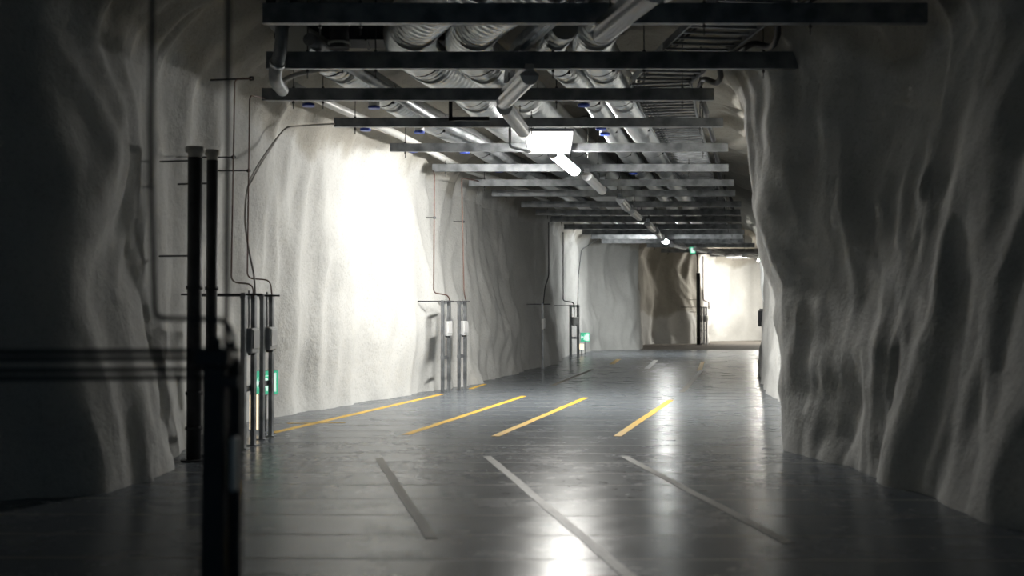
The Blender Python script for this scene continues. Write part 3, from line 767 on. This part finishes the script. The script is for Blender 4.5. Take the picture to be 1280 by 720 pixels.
# ------------------------------------------------------------------ low exit signs and guide lights
def exit_sign(x, y, z, w, h, rz, lab):
    e = empty('exit_sign', (x, y, z), rz, lab, 'exit sign')
    m = MB(); m.box((0,.02,0), (w+.02,.04,h+.02), 0, .006); m.build('housing', BOXM, e)
    m = MB(); m.box((0,-.004,0), (w,.01,h)); fa = m.build('green_face', SIGNG, e)
    m = MB(); m.box((w*.24,-.011,0), (w*.30,.006,h*.8)); m.build('white_doorway', SIGNW, fa)
    m = MB()   # arrow
    m.box((-w*.30,-.011,0), (w*.22,.006,h*.14)); 
    b = len(m.v); a0 = -w*.40
    for yy in (-.014,-.008):
        m.v += [(a0,yy,h*.25),(a0-w*.08,yy,0),(a0,yy,-h*.25)]
    m.face([b,b+1,b+2]); m.face([b+3,b+5,b+4]); m.face([b,b+3,b+4,b+1]); m.face([b+1,b+4,b+5,b+2]); m.face([b+2,b+5,b+3,b])
    m.build('white_arrow', SIGNW, fa)
    m = MB()   # running figure
    m.tube([(-w*.03,-.012,h*.28),(-w*.03,-.012,h*.30)], h*.08, 10)
    m.tube([(-w*.04,-.012,h*.18),(-w*.07,-.012,-h*.05)], h*.06, 8)
    m.tube([(-w*.07,-.012,-h*.05),(.0,-.012,-h*.18),(-w*.02,-.012,-h*.36)], h*.04, 8)
    m.tube([(-w*.07,-.012,-h*.05),(-w*.12,-.012,-h*.22),(-w*.18,-.012,-h*.26)], h*.04, 8)
    m.tube([(-w*.04,-.012,h*.15),(w*.03,-.012,h*.05)], h*.035, 8)
    m.build('white_figure', SIGNW, fa)
    m = MB(); m.tube([(0,.03,-h/2),(0,.03,-z)], .014, 8); m.build('support_post', DARKST, e)
    return e
exit_sign(at(334,478,15.6).x, 15.6, at(334,478,15.6).z, .34, .32, math.radians(40), 'green lit exit sign low behind the nearest socket stands')
exit_sign(at(731.5,421.5,42.6).x, 42.6, at(731,421.5,42.6).z, .36, .34, math.radians(15), 'green lit exit sign low in the bright alcove')
def guide(x, y, z0, z1, w, lab):
    e = empty('guide_light', (x, y, 0), 0, lab, 'guide light')
    m = MB(); m.box((0,.03,(z0+z1)/2), (w+.02,.04,z1-z0+.02), 0, .005); m.build('housing', BOXM, e)
    m = MB(); m.box((0,0,(z0+z1)/2), (w,.03,z1-z0), 0, .006); m.build('lens', WARM, e)
    m = MB(); m.box((0,.03,z0/2), (.03,.03,z0)); m.build('support_post', DARKST, e)
guide(at(318,500,15.3).x, 15.3, .05, .52, .11, 'warm cream guide light low behind the nearest socket stand')
guide(at(727,433,42.3).x, 42.3, .22, .42, .15, 'small white guide light under the alcove exit sign')

# black box fixed to the right wall, far off
e = empty('wall_box', (10.18, 46.2, 1.35), math.radians(72), 'small black box hung on the bright far right wall edge', 'wall box')
m = MB(); m.box((0,0,0), (.40,.34,.66), 0, .03); m.build('casing', BLACK, e)
m = MB(); m.box((0,.0,.36), (.30,.24,.05), 0, .01); m.build('lid', DARKST, e)
m = MB(); m.tube([(0,-.35,-.1),(0,0,-.1)], .03, 8); m.build('mounting_bracket', DARKST, e)

# ------------------------------------------------------------------ painted lines on the floor
def line(p, q, w, mt, lab, grp):
    a = Vector((*fl(*p), 0)); b = Vector((*fl(*q), 0))
    c = (a + b)/2; d = b - a
    n = max(2, int(d.length/.25)); s = Vector((d.y, -d.x, 0)).normalized()
    m = MB()
    for k in range(n+1):
        t = k/n; P = a + d*t
        ww = w/2*(1 + .12*noise.noise(P*3))
        off = s*.01*noise.noise(P*1.3 + Vector((3,1,0)))
        for sg, z in ((-1,.0005),(1,.0005)): m.v.append(tuple(P + off + s*sg*ww + Vector((0,0,z))))
        for sg, z in ((-1,.004),(1,.004)): m.v.append(tuple(P + off + s*sg*ww*.98 + Vector((0,0,z))))
    for k in range(n):
        o, o2 = 4*k, 4*k+4
        m.face([o+2, o+3, o2+3, o2+2]); m.face([o, o+2, o2+2, o2]); m.face([o+3, o+1, o2+1, o2+3])
    m.face([0,1,3,2]); o = 4*n; m.face([o,o+2,o+3,o+1])
    return tag(m.build('parking_line', mt), lab, 'parking line', grp)
YG, NG, FG = 'yellow bay lines under the glowing sign', 'worn near bay lines', 'far bay lines'
line((340,541),(551,493), .12, YELLOW, 'yellow bay line starting beside the near stands and following the white wall', YG)
line((507,543),(655,495), .11, YELLOW, 'yellow bay line, second from the left wall', YG)
line((619,545),(732,497), .11, YELLOW, 'yellow bay line, third from the left wall, below the glowing sign', YG)
line((771,545),(838,500), .11, YELLOW, 'yellow bay line, farthest from the left wall and most vivid', YG)
line((474,572),(540,672), .09, WORND, 'faded brownish bay line slanting in the pale near-left floor', NG)
line((609,570),(790,722), .09, WORN, 'worn pale bay line running down the middle of the near floor', NG)
line((780,570),(985,678), .09, WORN, 'worn bay line slanting into the shade by the right wall', NG)
line((297,600),(288,722), .10, YELLOW, 'yellow line at the near left beside the blurred stand', NG)
line((808,461),(820,450), .16, WORN, 'short whitish far bay line in the middle distance', FG)
line((852,490),(876,464), .12, WORND, 'faint far bay line left of the bright floor streak', FG)
line((874,463),(878,452), .12, YELLOW, 'small yellow far mark near the bright floor streak', FG)
line((765,455),(773,449), .16, YELLOW, 'small yellow far mark in the middle of the floor', FG)
line((690,482),(740,462), .11, WORND, 'faint dark far bay line beside the alcove', FG)
line((588,486),(606,480), .11, YELLOW, 'dim yellow mark at the foot of the wall past the bright stands', FG)
line((360,529),(432,528), .05, YELLOW, 'thin yellow cross mark joining the leftmost bay line', YG)

# ------------------------------------------------------------------ world, camera
w = bpy.data.worlds.new('world'); S.world = w; w.use_nodes = True
bg = w.node_tree.nodes['Background']; bg.inputs['Color'].default_value = (.42,.74,1.0,1); bg.inputs['Strength'].default_value = .075

cam = bpy.data.cameras.new('camera'); co = bpy.data.objects.new('camera', cam); COL.objects.link(co)
cam.sensor_width = 36; cam.lens = F * 36 / 1280
co.location = (0, 0, E)
co.rotation_euler = (math.radians(90) + math.atan((HOR-360)/F), 0, 0)
cam.clip_end = 300; cam.clip_start = .05
cam.dof.use_dof = True; cam.dof.focus_distance = 22; cam.dof.aperture_fstop = 1.1
S.camera = co
S.view_settings.view_transform = 'Standard'; S.view_settings.look = 'None'
S.view_settings.exposure = 0; S.view_settings.gamma = 1
S.view_settings.use_curve_mapping = False
try:
    S.cycles.use_denoising = True
    S.cycles.sample_clamp_indirect = 4
    S.cycles.max_bounces = 8; S.cycles.diffuse_bounces = 5; S.cycles.glossy_bounces = 4
    S.cycles.caustics_reflective = False
except Exception: pass
